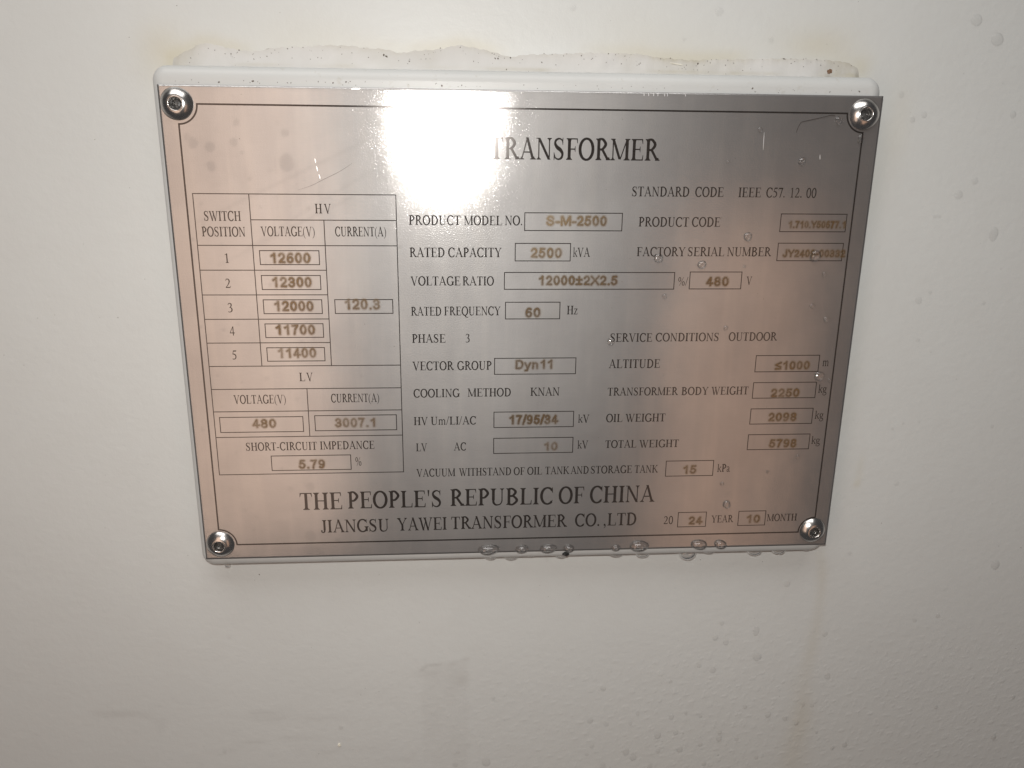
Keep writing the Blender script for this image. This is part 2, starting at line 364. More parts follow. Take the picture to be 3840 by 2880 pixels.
def pen(pts, thick=TH, thin=TN, closed=False, widths=None, n=7):
    S = spline(pts, n, closed); L = len(S); Lft, Rgt = [], []
    for i in range(L):
        a = S[(i-1) % L] if (closed or i) else S[0]; b = S[(i+1) % L] if (closed or i < L-1) else S[-1]
        t = (b-a)/(np.linalg.norm(b-a)+1e-9)
        if widths is not None: w = float(np.interp(i/(L-1), np.linspace(0, 1, len(widths)), widths))
        else: w = thin+(thick-thin)*abs(t[1])**1.6
        nn = np.array([-t[1], t[0]])*w/2; Lft.append(S[i]+nn); Rgt.append(S[i]-nn)
    out = []
    for i in range(L if closed else L-1):
        j = (i+1) % L; out.append([tuple(Lft[i]), tuple(Lft[j]), tuple(Rgt[j]), tuple(Rgt[i])])
    return out
def ell(cx, cy, rx, ry, a0=0, a1=360, n=22, thick=TH, thin=TN):
    full = abs(a1-a0) >= 360
    P = [(cx+rx*math.cos(math.radians(a0+(a1-a0)*i/n)), cy+ry*math.sin(math.radians(a0+(a1-a0)*i/n))) for i in range(n if full else n+1)]
    return pen(P, thick, thin, closed=full, n=2)
def disc(x, y, r): return [[(x+r*math.cos(i*math.pi/6), y+r*math.sin(i*math.pi/6)) for i in range(12)]]
def armE(y, d, x1, L): return [rect(0.165, min(y, y+d*0.038), x1, max(y, y+d*0.038)), [(x1-0.055, y), (x1, y), (x1+0.012, y+d*L), (x1-0.012, y+d*L)]]
GL = {}
GL['A'] = (0.71, diag(0.105, 0.01, 0.345, 0.66, 0.050)+diag(0.335, 0.674, 0.595, 0.01, 0.115)+[rect(0.19, 0.205, 0.49, 0.247), serif(0.105, 0, 1, 0.03, 0.085), serif(0.60, 0, 1, 0.10, 0.075)])
GL['B'] = (0.65, stem(0.165, e=.06)+pen([(0.16, 0.641), (0.33, 0.638), (0.475, 0.51), (0.33, 0.358), (0.16, 0.352)])+pen([(0.16, 0.352), (0.36, 0.350), (0.54, 0.185), (0.36, 0.022), (0.16, 0.021)]))
GL['C'] = (0.66, ell(0.365, 0.331, 0.285, 0.322, 42, 318)+[[(0.545, 0.55), (0.60, 0.45), (0.618, 0.45), (0.612, 0.675), (0.592, 0.675)], [(0.535, 0.10), (0.60, 0.17), (0.62, 0.155), (0.57, 0.085)]])
GL['D'] = (0.71, stem(0.165, e=.06)+pen([(0.16, 0.641), (0.34, 0.638), (0.53, 0.54), (0.605, 0.331), (0.53, 0.122), (0.34, 0.022), (0.16, 0.021)]))
GL['E'] = (0.61, stem(0.165, e=.06)+armE(0.662, -1, 0.545, 0.15)+armE(0.0, 1, 0.575, 0.165)+[rect(0.165, 0.325, 0.43, 0.363), [(0.40, 0.345), (0.43, 0.255), (0.448, 0.255), (0.448, 0.435), (0.43, 0.435)]])
GL['F'] = (0.55, stem(0.165, e=.065)+armE(0.662, -1, 0.525, 0.155)+[rect(0.165, 0.312, 0.42, 0.350), [(0.39, 0.331), (0.42, 0.240), (0.438, 0.240), (0.438, 0.422), (0.42, 0.422)]])
GL['G'] = (0.71, ell(0.365, 0.331, 0.285, 0.322, 45, 325)+stem(0.60, 0.03, 0.29, b=0, e=.065)+[[(0.555, 0.55), (0.60, 0.46), (0.618, 0.46), (0.612, 0.675), (0.592, 0.675)]])
GL['H'] = (0.72, stem(0.155)+stem(0.565)+[rect(0.15, 0.323, 0.57, 0.362)])
GL['I'] = (0.33, stem(0.165))
GL['J'] = (0.39, stem(0.245, 0.14, b=0)+pen([(0.245, 0.16), (0.235, 0.06), (0.165, 0.005), (0.085, 0.012), (0.055, 0.07)], widths=[.108, .095, .055, .045, .05])+disc(0.07, 0.085, 0.05))
GL['K'] = (0.72, stem(0.155)+diag(0.555, 0.645, 0.20, 0.285, 0.062)+diag(0.30, 0.40, 0.615, 0.01, 0.13)+[serif(0.56, 0.662, -1, 0.05, 0.08), serif(0.62, 0, 1, 0.10, 0.07)])
GL['L'] = (0.60, stem(0.165, e=.065)+armE(0.0, 1, 0.565, 0.18))
GL['M'] = (0.88, stem(0.125, w=0.05)+diag(0.125, 0.662, 0.435, 0.03, 0.115)+diag(0.455, 0.03, 0.735, 0.655, 0.05)+stem(0.745, t=0)+[serif(0.76, 0.662, -1, 0.08, 0.072), rect(0.01, 0.636, 0.15, 0.662)])
GL['N'] = (0.72, stem(0.125, t=0, w=0.05)+diag(0.125, 0.662, 0.585, 0.0, 0.12)+stem(0.588, b=0, w=0.05)+[rect(0.01, 0.635, 0.15, 0.662)])
GL['O'] = (0.72, ell(0.36, 0.331, 0.285, 0.322, 0, 360))
GL['P'] = (0.56, stem(0.165, e=.065)+pen([(0.16, 0.641), (0.33, 0.638), (0.478, 0.478), (0.33, 0.315), (0.16, 0.310)]))
GL['Q'] = (0.72, ell(0.36, 0.331, 0.285, 0.322, 0, 360)+pen([(0.36, 0.02), (0.45, -0.10), (0.58, -0.155), (0.70, -0.15)], widths=[.12, .09, .06, .04]))
GL['R'] = (0.665, stem(0.165, e=.065)+pen([(0.16, 0.641), (0.33, 0.638), (0.468, 0.490), (0.33, 0.340), (0.16, 0.335)])+diag(0.315, 0.345, 0.585, 0.01, 0.125)+[serif(0.60, 0, 1, 0.09, 0.06)])
GL['S'] = (0.55, pen([(0.445, 0.52), (0.395, 0.605), (0.27, 0.645), (0.135, 0.59), (0.105, 0.49), (0.19, 0.385), (0.34, 0.30), (0.43, 0.19), (0.395, 0.07), (0.265, 0.015), (0.13, 0.055), (0.075, 0.15)], widths=[.045, .045, .05, .085, .10, .125, .125, .105, .085, .05, .045, .045])+[[(0.43, 0.455), (0.45, 0.455), (0.455, 0.675), (0.432, 0.675), (0.405, 0.57)], [(0.05, -0.012), (0.072, -0.012), (0.11, 0.10), (0.068, 0.225), (0.048, 0.225)]])
GL['T'] = (0.60, stem(0.30, t=0, e=.085)+[rect(0.035, 0.622, 0.565, 0.662), [(0.018, 0.50), (0.038, 0.50), (0.095, 0.64), (0.03, 0.662)], [(0.582, 0.50), (0.562, 0.50), (0.505, 0.64), (0.57, 0.662)]])
GL['U'] = (0.72, stem(0.165, 0.20, b=0)+pen([(0.165, 0.24), (0.175, 0.11), (0.26, 0.025), (0.375, 0.012), (0.50, 0.05), (0.565, 0.15), (0.572, 0.24)], widths=[.108, .105, .075, .05, .05, .05, .05])+stem(0.572, 0.20, b=0, w=0.05))
GL['V'] = (0.70, diag(0.125, 0.65, 0.375, -0.012, 0.115)+diag(0.355, -0.012, 0.590, 0.65, 0.050)+[serif(0.12, 0.662, -1, 0.10, 0.072), serif(0.595, 0.662, -1, 0.03, 0.08)])
GL['W'] = (0.94, diag(0.115, 0.65, 0.325, -0.012, 0.112)+diag(0.315, -0.012, 0.475, 0.5, 0.05)+diag(0.415, 0.65, 0.640, -0.012, 0.112)+diag(0.625, -0.012, 0.835, 0.65, 0.050)+[serif(0.105, 0.662, -1, 0.10, 0.06), serif(0.425, 0.662, -1, 0.10, 0.055), serif(0.84, 0.662, -1, 0.03, 0.075)])
GL['X'] = (0.72, diag(0.14, 0.65, 0.58, 0.01, 0.125)+diag(0.57, 0.65, 0.13, 0.01, 0.05)+[serif(0.14, 0.662, -1, 0.1), serif(0.57, 0.662, -1, 0.04), serif(0.13, 0, 1, 0.04), serif(0.58, 0, 1, 0.1)])
GL['Y'] = (0.70, diag(0.125, 0.65, 0.36, 0.27, 0.12)+diag(0.345, 0.27, 0.580, 0.65, 0.052)+stem(0.355, 0, 0.31, t=0, e=.075)+[serif(0.12, 0.662, -1, 0.10, 0.072), serif(0.58, 0.662, -1, 0.03, 0.08)])
GL['0'] = (0.5, ell(0.25, 0.331, 0.182, 0.325, 0, 360, thick=.10))
GL['1'] = (0.5, stem(0.26, t=0, w=.09, e=.085)+[[(0.10, 0.58), (0.25, 0.676), (0.305, 0.676), (0.305, 0.62), (0.22, 0.60), (0.11, 0.555)]])
GL['2'] = (0.5, pen([(0.06, 0.52), (0.12, 0.62), (0.22, 0.645), (0.33, 0.59), (0.365, 0.48), (0.32, 0.345), (0.20, 0.185), (0.06, 0.045)], widths=[.04, .06, .06, .10, .105, .085, .055, .045])+[rect(0.035, 0, 0.42, 0.072), [(0.42, 0), (0.475, 0.145), (0.455, 0.15), (0.38, 0.06)]])
GL['3'] = (0.5, pen([(0.065, 0.53), (0.13, 0.63), (0.23, 0.645), (0.325, 0.59), (0.33, 0.48), (0.27, 0.385), (0.18, 0.345)], widths=[.04, .055, .055, .095, .095, .06, .04])+pen([(0.18, 0.345), (0.30, 0.325), (0.375, 0.225), (0.355, 0.105), (0.26, 0.03), (0.14, 0.015), (0.06, 0.05)], widths=[.04, .07, .105, .105, .06, .05, .06]))
GL['4'] = (0.5, [rect(0.29, 0, 0.375, 0.676), rect(0.02, 0.165, 0.475, 0.228)]+diag(0.045, 0.2, 0.33, 0.676, 0.06))
GL['5'] = (0.5, [[(0.15, 0.585), (0.43, 0.585), (0.46, 0.676), (0.15, 0.676)]]+diag(0.085, 0.38, 0.165, 0.67, 0.06)+pen([(0.08, 0.395), (0.20, 0.40), (0.34, 0.33), (0.385, 0.20), (0.32, 0.075), (0.18, 0.02), (0.03, 0.045)], widths=[.05, .075, .105, .11, .085, .055, .07]))
GL['7'] = (0.5, [[(0.065, 0.565), (0.48, 0.565), (0.475, 0.668), (0.075, 0.668), (0.005, 0.50), (0.035, 0.49)]]+diag(0.425, 0.63, 0.215, -0.01, 0.09))
GL['.'] = (0.25, disc(0.11, 0.048, 0.06))
GL[','] = (0.25, disc(0.11, 0.048, 0.06)+pen([(0.15, 0.05), (0.155, -0.02), (0.12, -0.09), (0.07, -0.13)], widths=[.06, .05, .035, .02]))
GL['-'] = (0.33, [rect(0.03, 0.195, 0.30, 0.262)])
GL['/'] = (0.30, diag(0.02, -0.02, 0.265, 0.68, 0.052))
GL["'"] = (0.2, [[(0.06, 0.676), (0.15, 0.676), (0.12, 0.43), (0.09, 0.43)]])
GL['('] = (0.33, pen([(0.295, 0.665), (0.17, 0.55), (0.095, 0.40), (0.075, 0.25), (0.095, 0.10), (0.17, -0.05), (0.295, -0.165)], widths=[.02, .05, .075, .085, .075, .05, .02]))
GL[')'] = (0.33, pen([(0.035, 0.665), (0.16, 0.55), (0.235, 0.40), (0.255, 0.25), (0.235, 0.10), (0.16, -0.05), (0.035, -0.165)], widths=[.02, .05, .075, .085, .075, .05, .02]))
GL['%'] = (0.80, ell(0.19, 0.49, 0.115, 0.165, 0, 360, 16, .075, .04)+ell(0.60, 0.165, 0.115, 0.165, 0, 360, 16, .075, .04)+diag(0.20, -0.01, 0.60, 0.675, 0.045))
GL['k'] = (0.5, stem(0.125, 0, 0.683, w=.085, t=0, e=.06)+diag(0.40, 0.44, 0.15, 0.22, 0.05)+diag(0.235, 0.30, 0.43, 0.01, 0.10)+[serif(0.40, 0.45, -1, 0.04, 0.06), serif(0.44, 0, 1, 0.06, 0.045), [(0.02, 0.64), (0.10, 0.683), (0.16, 0.683), (0.10, 0.62)]])
GL['m'] = (0.78, stem(0.125, 0, 0.45, w=.085, t=0, e=.05)+stem(0.39, 0, 0.36, w=.085, t=0, e=.05)+stem(0.65, 0, 0.36, w=.085, t=0, e=.05)+pen([(0.14, 0.34), (0.24, 0.425), (0.33, 0.42), (0.385, 0.33)], widths=[.04, .06, .075, .085])+pen([(0.40, 0.34), (0.50, 0.425), (0.59, 0.42), (0.648, 0.33)], widths=[.04, .06, .075, .085])+[[(0.015, 0.40), (0.13, 0.46), (0.168, 0.46), (0.15, 0.40)]])
GL['z'] = (0.44, [rect(0.04, 0.405, 0.40, 0.45), rect(0.03, 0, 0.40, 0.045), rect(0.04, 0.32, 0.065, 0.43), rect(0.385, 0.02, 0.415, 0.13)]+diag(0.335, 0.43, 0.085, 0.02, 0.10))
GL['g'] = (0.5, ell(0.215, 0.305, 0.135, 0.135, 0, 360, 16, .09, .04)+pen([(0.14, 0.20), (0.085, 0.12), (0.16, 0.065), (0.33, 0.05), (0.43, -0.04), (0.38, -0.15), (0.22, -0.195), (0.075, -0.15), (0.06, -0.07), (0.16, 0.0)], widths=[.04, .05, .075, .085, .075, .055, .05, .05, .05, .04])+[rect(0.31, 0.385, 0.465, 0.43)])
GL['a'] = (0.44, pen([(0.06, 0.36), (0.10, 0.425), (0.20, 0.44), (0.28, 0.38), (0.29, 0.26), (0.29, 0.08), (0.35, 0.025), (0.43, 0.06)], widths=[.06, .06, .05, .07, .085, .085, .07, .035])+pen([(0.29, 0.27), (0.15, 0.215), (0.075, 0.13), (0.11, 0.035), (0.20, 0.03), (0.29, 0.10)], widths=[.04, .05, .085, .075, .05, .04]))
_gm = {}
def union(polys):
    """merge overlapping outlines into one triangulated shape"""
    vs, fs = [], []
    for p in polys:
        a = sum(p[i][0]*p[(i+1) % len(p)][1]-p[(i+1) % len(p)][0]*p[i][1] for i in range(len(p)))
        if abs(a) < 1e-9: continue
        if a < 0: p = p[::-1]
        b = len(vs); vs += [Vector(q) for q in p]; fs.append(list(range(b, b+len(p))))
    v, e, f, ov, oe, of = delaunay_2d_cdt(vs, [], fs, 0, 1e-6)
    F = [t for t, o in zip(f, of) if o]
    used = sorted({i for t in F for i in t}); mp = {i: k for k, i in enumerate(used)}
    return np.array([(v[i].x, v[i].y) for i in used]), [tuple(mp[i] for i in t) for t in F]
def glyph(c):
    if c not in _gm: _gm[c] = union(GL[c][1])
    return _gm[c]
TEXT_Z = 0.03
def word_geo(word, x0, x1, yb, h, track=0.015):
    V, F, pen_x = [], [], 0.0
    for c in word:
        if c == ' ': pen_x += 0.25; continue
        g, f = glyph(c); b = len(V)
        V += [(x+pen_x, y) for x, y in g]; F += [tuple(i+b for i in t) for t in f]
        pen_x += GL[c][0]+track
    V = np.array(V); s = h/CAP
    lo, hi = V[:, 0].min(), V[:, 0].max()
    V[:, 0] = x0+(V[:, 0]-lo)*(x1-x0)/(hi-lo); V[:, 1] = yb+V[:, 1]*s
    return V, F
def flat_part(name, V, F, material, z=TEXT_Z):
    return link(name, mesh_from(name, [W(x, y, z) for x, y in V], F), material, plate)
def lettering(words, label=None):
    VV, FF = [], []
    for wd in words:
        V, F = word_geo(*wd); b = len(VV); VV += list(map(tuple, V)); FF += [tuple(i+b for i in t) for t in F]
    o = flat_part('lettering', VV, FF, M['print']); 
    if label: o['label'] = label
LINES = [
 ([('POWER', -33.2, -13.0, 51.6, 5.85), ('TRANSFORMER', -11.3, 36.78, 51.72, 5.85)], 'large printed title across the upper plate, ending in TRANSFORMER'),
 ([('STANDARD', 29.36, 45.99, 41.85, 2.72), ('CODE', 47.74, 56.05, 41.85, 2.72), ('IEEE', 60.51, 67.11, 41.82, 2.72), ('C57.', 68.69, 74.22, 41.82, 2.72), ('12.', 75.92, 79.29, 41.82, 2.7), ('00', 80.64, 83.62, 41.8, 2.7)], 'printed line STANDARD CODE IEEE C57.12.00'),
 ([('H', -60.38, -58.43, 36.54, 2.65), ('V', -57.89, -55.96, 36.54, 2.65)], 'printed heading HV'),
 ([('SWITCH', -90.91, -80.91, 34.37, 2.67)], 'printed heading SWITCH'), ([('POSITION', -91.9, -80.06, 30.06, 2.67)], 'printed heading POSITION'),
 ([('VOLTAGE(V)', -75.72, -60.82, 30.21, 2.65)], 'printed heading VOLTAGE(V) under HV'), ([('CURRENT(A)', -55.13, -40.84, 30.23, 2.65)], 'printed heading CURRENT(A) under HV'),
 ([('1', -86.25, -85.2, 22.65, 2.63)], 'printed row number 1'), ([('2', -86.67, -85.25, 15.54, 2.63)], 'printed row number 2'), ([('3', -86.6, -85.3, 8.5, 2.65)], 'printed row number 3'),
 ([('4', -86.68, -85.25, 1.63, 2.63)], 'printed row number 4'), ([('5', -86.53, -85.3, -5.51, 2.65)], 'printed row number 5'),
 ([('L', -67.65, -66.01, -12.3, 2.6), ('V', -65.61, -63.73, -12.3, 2.6)], 'printed heading LV'),
 ([('VOLTAGE(V)', -87.25, -72.07, -19.1, 2.65)], 'printed heading VOLTAGE(V) under LV'), ([('CURRENT(A)', -58.75, -44.47, -18.99, 2.62)], 'printed heading CURRENT(A) under LV'),
 ([('SHORT-CIRCUIT', -84.84, -63.73, -34.03, 2.58), ('IMPEDANCE', -62.79, -46.43, -33.97, 2.6)], 'printed heading SHORT-CIRCUIT IMPEDANCE'), ([('%', -52.36, -50.58, -39.38, 2.7)], 'printed percent sign by impedance box'),
 ([('PRODUCT', -34.28, -19.71, 33.5, 2.67), ('MODEL', -18.75, -7.84, 33.5, 2.66), ('NO.', -7.06, -2.08, 33.54, 2.66)], 'printed words PRODUCT MODEL NO.'),
 ([('RATED', -34.28, -24.35, 24.4, 2.69), ('CAPACITY', -23.32, -7.93, 24.42, 2.69)], 'printed words RATED CAPACITY'), ([('kVA', 12.87, 17.87, 24.56, 2.64)], 'printed unit kVA'),
 ([('VOLTAGE', -34.26, -19.89, 16.21, 2.62), ('RATIO', -19.2, -10.09, 16.2, 2.62)], 'printed words VOLTAGE RATIO'), ([('%/', 44.52, 47.46, 16.16, 2.42)], 'printed percent sign and slash'), ([('V', 65.16, 66.83, 16.4, 2.42)], 'printed unit V'),
 ([('RATED', -34.28, -25.52, 7.31, 2.6), ('FREQUENCY', -24.63, -8.13, 7.37, 2.6)], 'printed words RATED FREQUENCY'), ([('Hz', 11.59, 14.77, 7.55, 2.6)], 'printed unit Hz'),
 ([('PHASE', -34.19, -24.41, -0.82, 2.58), ('3', -18.4, -17.21, -0.79, 2.56)], 'printed words PHASE 3'),
 ([('VECTOR', -34.29, -21.92, -9.24, 2.67), ('GROUP', -20.98, -10.7, -9.24, 2.67)], 'printed words VECTOR GROUP'),
 ([('COOLING', -34.18, -20.26, -17.72, 2.61), ('METHOD', -17.93, -4.82, -17.65, 2.61), ('KNAN', 1.14, 10.01, -17.58, 2.61)], 'printed words COOLING METHOD KNAN'),
 ([('HV', -34.27, -30.06, -26.53, 2.6), ('Um/LI/AC', -29.13, -15.42, -26.5, 2.6)], 'printed words HV Um/LI/AC'), ([('kV', 16.03, 19.52, -26.38, 2.6)], 'printed unit kV beside 17/95/34'),
 ([('LV', -33.76, -30.41, -35.0, 2.57), ('AC', -22.25, -18.49, -34.93, 2.57)], 'printed words LV AC'), ([('kV', 16.11, 19.47, -34.88, 2.62)], 'printed unit kV beside 10'),
 ([('VACUUM', -33.86, -21.85, -43.41, 2.57), ('WITHSTAND', -20.73, -4.48, -43.38, 2.57), ('OF', -3.67, -0.24, -43.36, 2.54), ('OIL', 0.56, 5.22, -43.35, 2.55), ('TANK', 6.23, 13.87, -43.34, 2.55), ('AND', 14.23, 19.94, -43.33, 2.53), ('STORAGE', 20.68, 33.71, -43.33, 2.54), ('TANK', 34.59, 42.1, -43.36, 2.56)], 'printed line VACUUM WITHSTAND OF OIL TANK AND STORAGE TANK'),
 ([('kPa', 61.23, 65.41, -43.5, 2.62)], 'printed unit kPa'),
 ([('THE', -69.93, -57.06, -53.85, 5.7), ("PEOPLE'S", -55.25, -26.41, -53.7, 5.66), ('REPUBLIC', -23.43, 8.83, -53.5, 5.68), ('OF', 10.68, 18.79, -53.42, 5.7), ('CHINA', 20.64, 41.58, -53.39, 5.72)], "large printed line THE PEOPLE'S REPUBLIC OF CHINA"),
 ([('JIANGSU', -64.0, -42.94, -61.72, 4.3), ('YAWEI', -40.32, -24.73, -61.62, 4.38), ('TRANSFORMER', -23.31, 13.67, -61.5, 4.3), ('CO.', 16.16, 24.07, -61.45, 4.34), (',LTD', 25.5, 36.05, -61.4, 4.34)], "maker's printed name along the lower edge"),
 ([('20', 45.09, 48.09, -61.29, 2.7)], 'printed digits 20 before the year box'), ([('YEAR', 60.67, 68.0, -61.15, 2.53)], 'printed word YEAR'), ([('MONTH', 79.12, 89.16, -61.04, 2.48)], 'printed word MONTH'),
 ([('PRODUCT', 31.77, 46.51, 33.33, 2.68), ('CODE', 47.39, 55.82, 33.37, 2.68)], 'printed words PRODUCT CODE'),
 ([('FACTORY', 31.66, 46.07, 24.77, 2.64), ('SERIAL', 46.85, 57.71, 24.81, 2.63), ('NUMBER', 58.57, 71.95, 24.83, 2.63)], 'printed words FACTORY SERIAL NUMBER'),
 ([('SERVICE', 24.98, 37.69, -0.88, 2.6), ('CONDITIONS', 38.76, 58.13, -0.8, 2.55), ('OUTDOOR', 61.24, 76.37, -0.75, 2.58)], 'printed words SERVICE CONDITIONS OUTDOOR'),
 ([('ALTITUDE', 24.86, 40.58, -9.06, 2.72)], 'printed word ALTITUDE'), ([('m', 91.55, 93.54, -8.96, 2.6)], 'printed unit m'),
 ([('TRANSFORMER', 24.86, 46.82, -17.78, 2.52), ('BODY', 47.91, 56.32, -17.8, 2.52), ('WEIGHT', 57.22, 68.94, -17.83, 2.56)], 'printed words TRANSFORMER BODY WEIGHT'), ([('kg', 91.25, 93.94, -17.54, 2.6)], 'printed unit kg beside 2250'),
 ([('OIL', 24.75, 29.86, -26.32, 2.62), ('WEIGHT', 30.79, 43.33, -26.32, 2.6)], 'printed words OIL WEIGHT'), ([('kg', 91.13, 93.93, -26.08, 2.6)], 'printed unit kg beside 2098'),
 ([('TOTAL', 24.87, 34.67, -34.83, 2.52), ('WEIGHT', 35.57, 48.15, -34.86, 2.52)], 'printed words TOTAL WEIGHT'), ([('kg', 90.98, 93.8, -34.48, 2.55)], 'printed unit kg beside 5798')]
for words, lab in LINES: lettering(words, lab)

# --- printed border, table and field boxes
def line(x0, y0, x1, y1, w): return rect(min(x0, x1)-(w/2), min(y0, y1)-(w/2), max(x0, x1)+(w/2), max(y0, y1)+(w/2))
EX, EY, AR, LW = 95.3, 65.2, 5.2, 0.46
P = [line(-EX+AR, EY, EX-AR, EY, LW), line(-EX+AR, -EY, EX-AR, -EY, LW), line(-EX, -EY+AR, -EX, EY-AR, LW), line(EX, -EY+AR, EX, EY-AR, LW)]
for sx in (-1, 1):
    for sy in (-1, 1):
        arc = [(sx*(EX-AR*math.cos(a)), sy*(EY-AR*math.sin(a))) for a in np.linspace(0, math.pi/2, 10)]
        P += pen(arc, LW, LW, n=2)
flat_part('border_line', *union(P), M['print'], 0.026)
T = 0.25; L, Rr, D1, D2, D3 = -93.45, -37.8, -78.27, -58.08, -65.65
P = [line(L, 41.75, Rr, 41.75, T), line(L, -41.7, Rr, -41.7, T), line(L, -41.7, L, 41.75, T), line(Rr, -41.7, Rr, 41.75, T), line(D1, -7.55, D1, 41.75, T), line(D2, -7.55, D2, 34.7, T), line(D3, -29.65, D3, -14.62, T),
     line(D1, 34.7, Rr, 34.7, T)]+[line(L, y, Rr, y, T) for y in (27.58, -7.6, -14.62, -21.58, -29.65)]+[line(L, y, D2, y, T) for y in (20.6, 13.51, 6.43, -0.59)]
flat_part('table_grid', *union(P), M['print'], 0.026)
BOXES = [(-76.5, -59.93, 26.15, 22.2), (-76.5, -59.93, 19.1, 15.06), (-76.5, -59.9, 12.08, 8.04), (-76.5, -59.9, 5.03, 0.98), (-76.5, -59.88, -2.08, -6.13), (-56.17, -39.57, 12.1, 8.04), (-91.86, -67.4, -23.34, -28.08), (-63.86, -39.5, -23.12, -27.9), (-77.61, -53.74, -35.84, -40.57),
         (-1.35, 26.86, 37.05, 32.06), (-3.98, 12.08, 28.39, 23.35), (-7.05, 43.3, 20.0, 15.06), (47.96, 63.6, 20.16, 15.12), (-6.66, 9.46, 11.23, 6.24), (-9.8, 14.75, -5.75, -10.7), (-9.92, 14.6, -22.65, -27.62), (-9.96, 14.66, -31.13, -36.09),
         (73.8, 93.62, 37.14, 32.04), (73.8, 93.6, 28.67, 23.53), (70.4, 90.4, -5.45, -10.6), (70.38, 90.4, -14.06, -19.09), (70.36, 90.31, -22.57, -27.57), (70.34, 90.28, -31.11, -36.12), (44.59, 59.86, -39.55, -44.67), (49.68, 58.9, -57.35, -62.42), (69.62, 78.57, -57.34, -62.38)]
for (x0, x1, y1, y0) in BOXES:
    flat_part('field_box', *union([line(x0, y0, x1, y0, T), line(x0, y1, x1, y1, T), line(x0, y0, x0, y1, T), line(x1, y0, x1, y1, T)]), M['print'], 0.026)

# --- blurred brown stamped values (bold sans strokes with bleeding edges)
def arc(cx, cy, rx, ry, a0, a1, n=14): return [(cx+rx*math.cos(math.radians(a0+(a1-a0)*i/n)), cy+ry*math.sin(math.radians(a0+(a1-a0)*i/n))) for i in range(n+1)]
SK = {  # advance, list of polylines, unit cap height 1.0
 '0': (.78, [arc(.36, .5, .23, .41, 0, 360, 20)]), '1': (.78, [[(.46, .08), (.46, .92)], [(.44, .90), (.34, .77), (.20, .70)]]),
 '2': (.78, [arc(.36, .67, .22, .24, 165, -20, 10)+[(.50, .47), (.30, .28), (.16, .10), (.60, .09)]]),
 '3': (.78, [arc(.35, .70, .20, .21, 160, -80, 10)+[(.30, .50)], [(.32, .50)]+arc(.35, .30, .235, .22, 85, -165, 12)]),
 '4': (.78, [[(.46, .08), (.46, .90), (.12, .30), (.66, .30)]]),
 '5': (.78, [[(.56, .91), (.23, .91), (.17, .52)]+arc(.34, .35, .24, .27, 130, -160, 12)]),
 '6': (.78, [arc(.36, .33, .22, .25, 0, 360, 16), arc(.40, .45, .26, .47, 60, 190, 10)]),
 '7': (.78, [[(.12, .91), (.58, .91), (.42, .62), (.32, .30), (.29, .07)]]),
 '8': (.78, [arc(.36, .71, .19, .20, 0, 360, 14), arc(.36, .30, .22, .225, 0, 360, 16)]),
 '9': (.78, [arc(.35, .67, .22, .25, 0, 360, 16), arc(.31, .55, .26, .47, 10, -120, 10)]),
 '.': (.39, [[(.16, .08), (.18, .08)]]), '-': (.47, [[(.06, .36), (.38, .36)]]), '/': (.39, [[(.03, .02), (.34, .98)]]),
 'S': (.93, [[(.70, .70), (.62, .86), (.44, .92), (.24, .86), (.17, .71), (.28, .57), (.48, .51), (.66, .42), (.72, .28), (.62, .13), (.42, .08), (.22, .13), (.13, .30)]]),
 'M': (1.16, [[(.15, .07), (.15, .92), (.22, .92), (.57, .12), (.92, .92), (.99, .92), (.99, .07)]]),
 'X': (.93, [[(.08, .93), (.82, .07)], [(.82, .93), (.08, .07)]]), 'Y': (.93, [[(.08, .93), (.45, .45), (.82, .93)], [(.45, .45), (.45, .07)]]),
 'J': (.78, [[(.55, .93), (.55, .32)]+arc(.34, .30, .21, .22, 0, -170, 8)]),
 'D': (1.0, [[(.17, .08), (.17, .92), (.45, .92)]+arc(.48, .5, .32, .42, 85, -85, 12)+[(.45, .08), (.17, .08)]]),
 'y': (.78, [[(.08, .66), (.36, .06)], [(.64, .66), (.36, .06), (.28, -.14), (.10, -.17)]]),
 'n': (.85, [[(.16, .07), (.16, .66)], [(.16, .46)]+arc(.38, .46, .21, .20, 150, 0, 8)+[(.59, .07)]]),
 '±': (.78, [[(.35, .30), (.35, .86)], [(.08, .58), (.62, .58)], [(.08, .10), (.62, .10)]]),
 '≤': (.78, [[(.62, .84), (.10, .56), (.62, .28)], [(.10, .08), (.62, .08)]])}
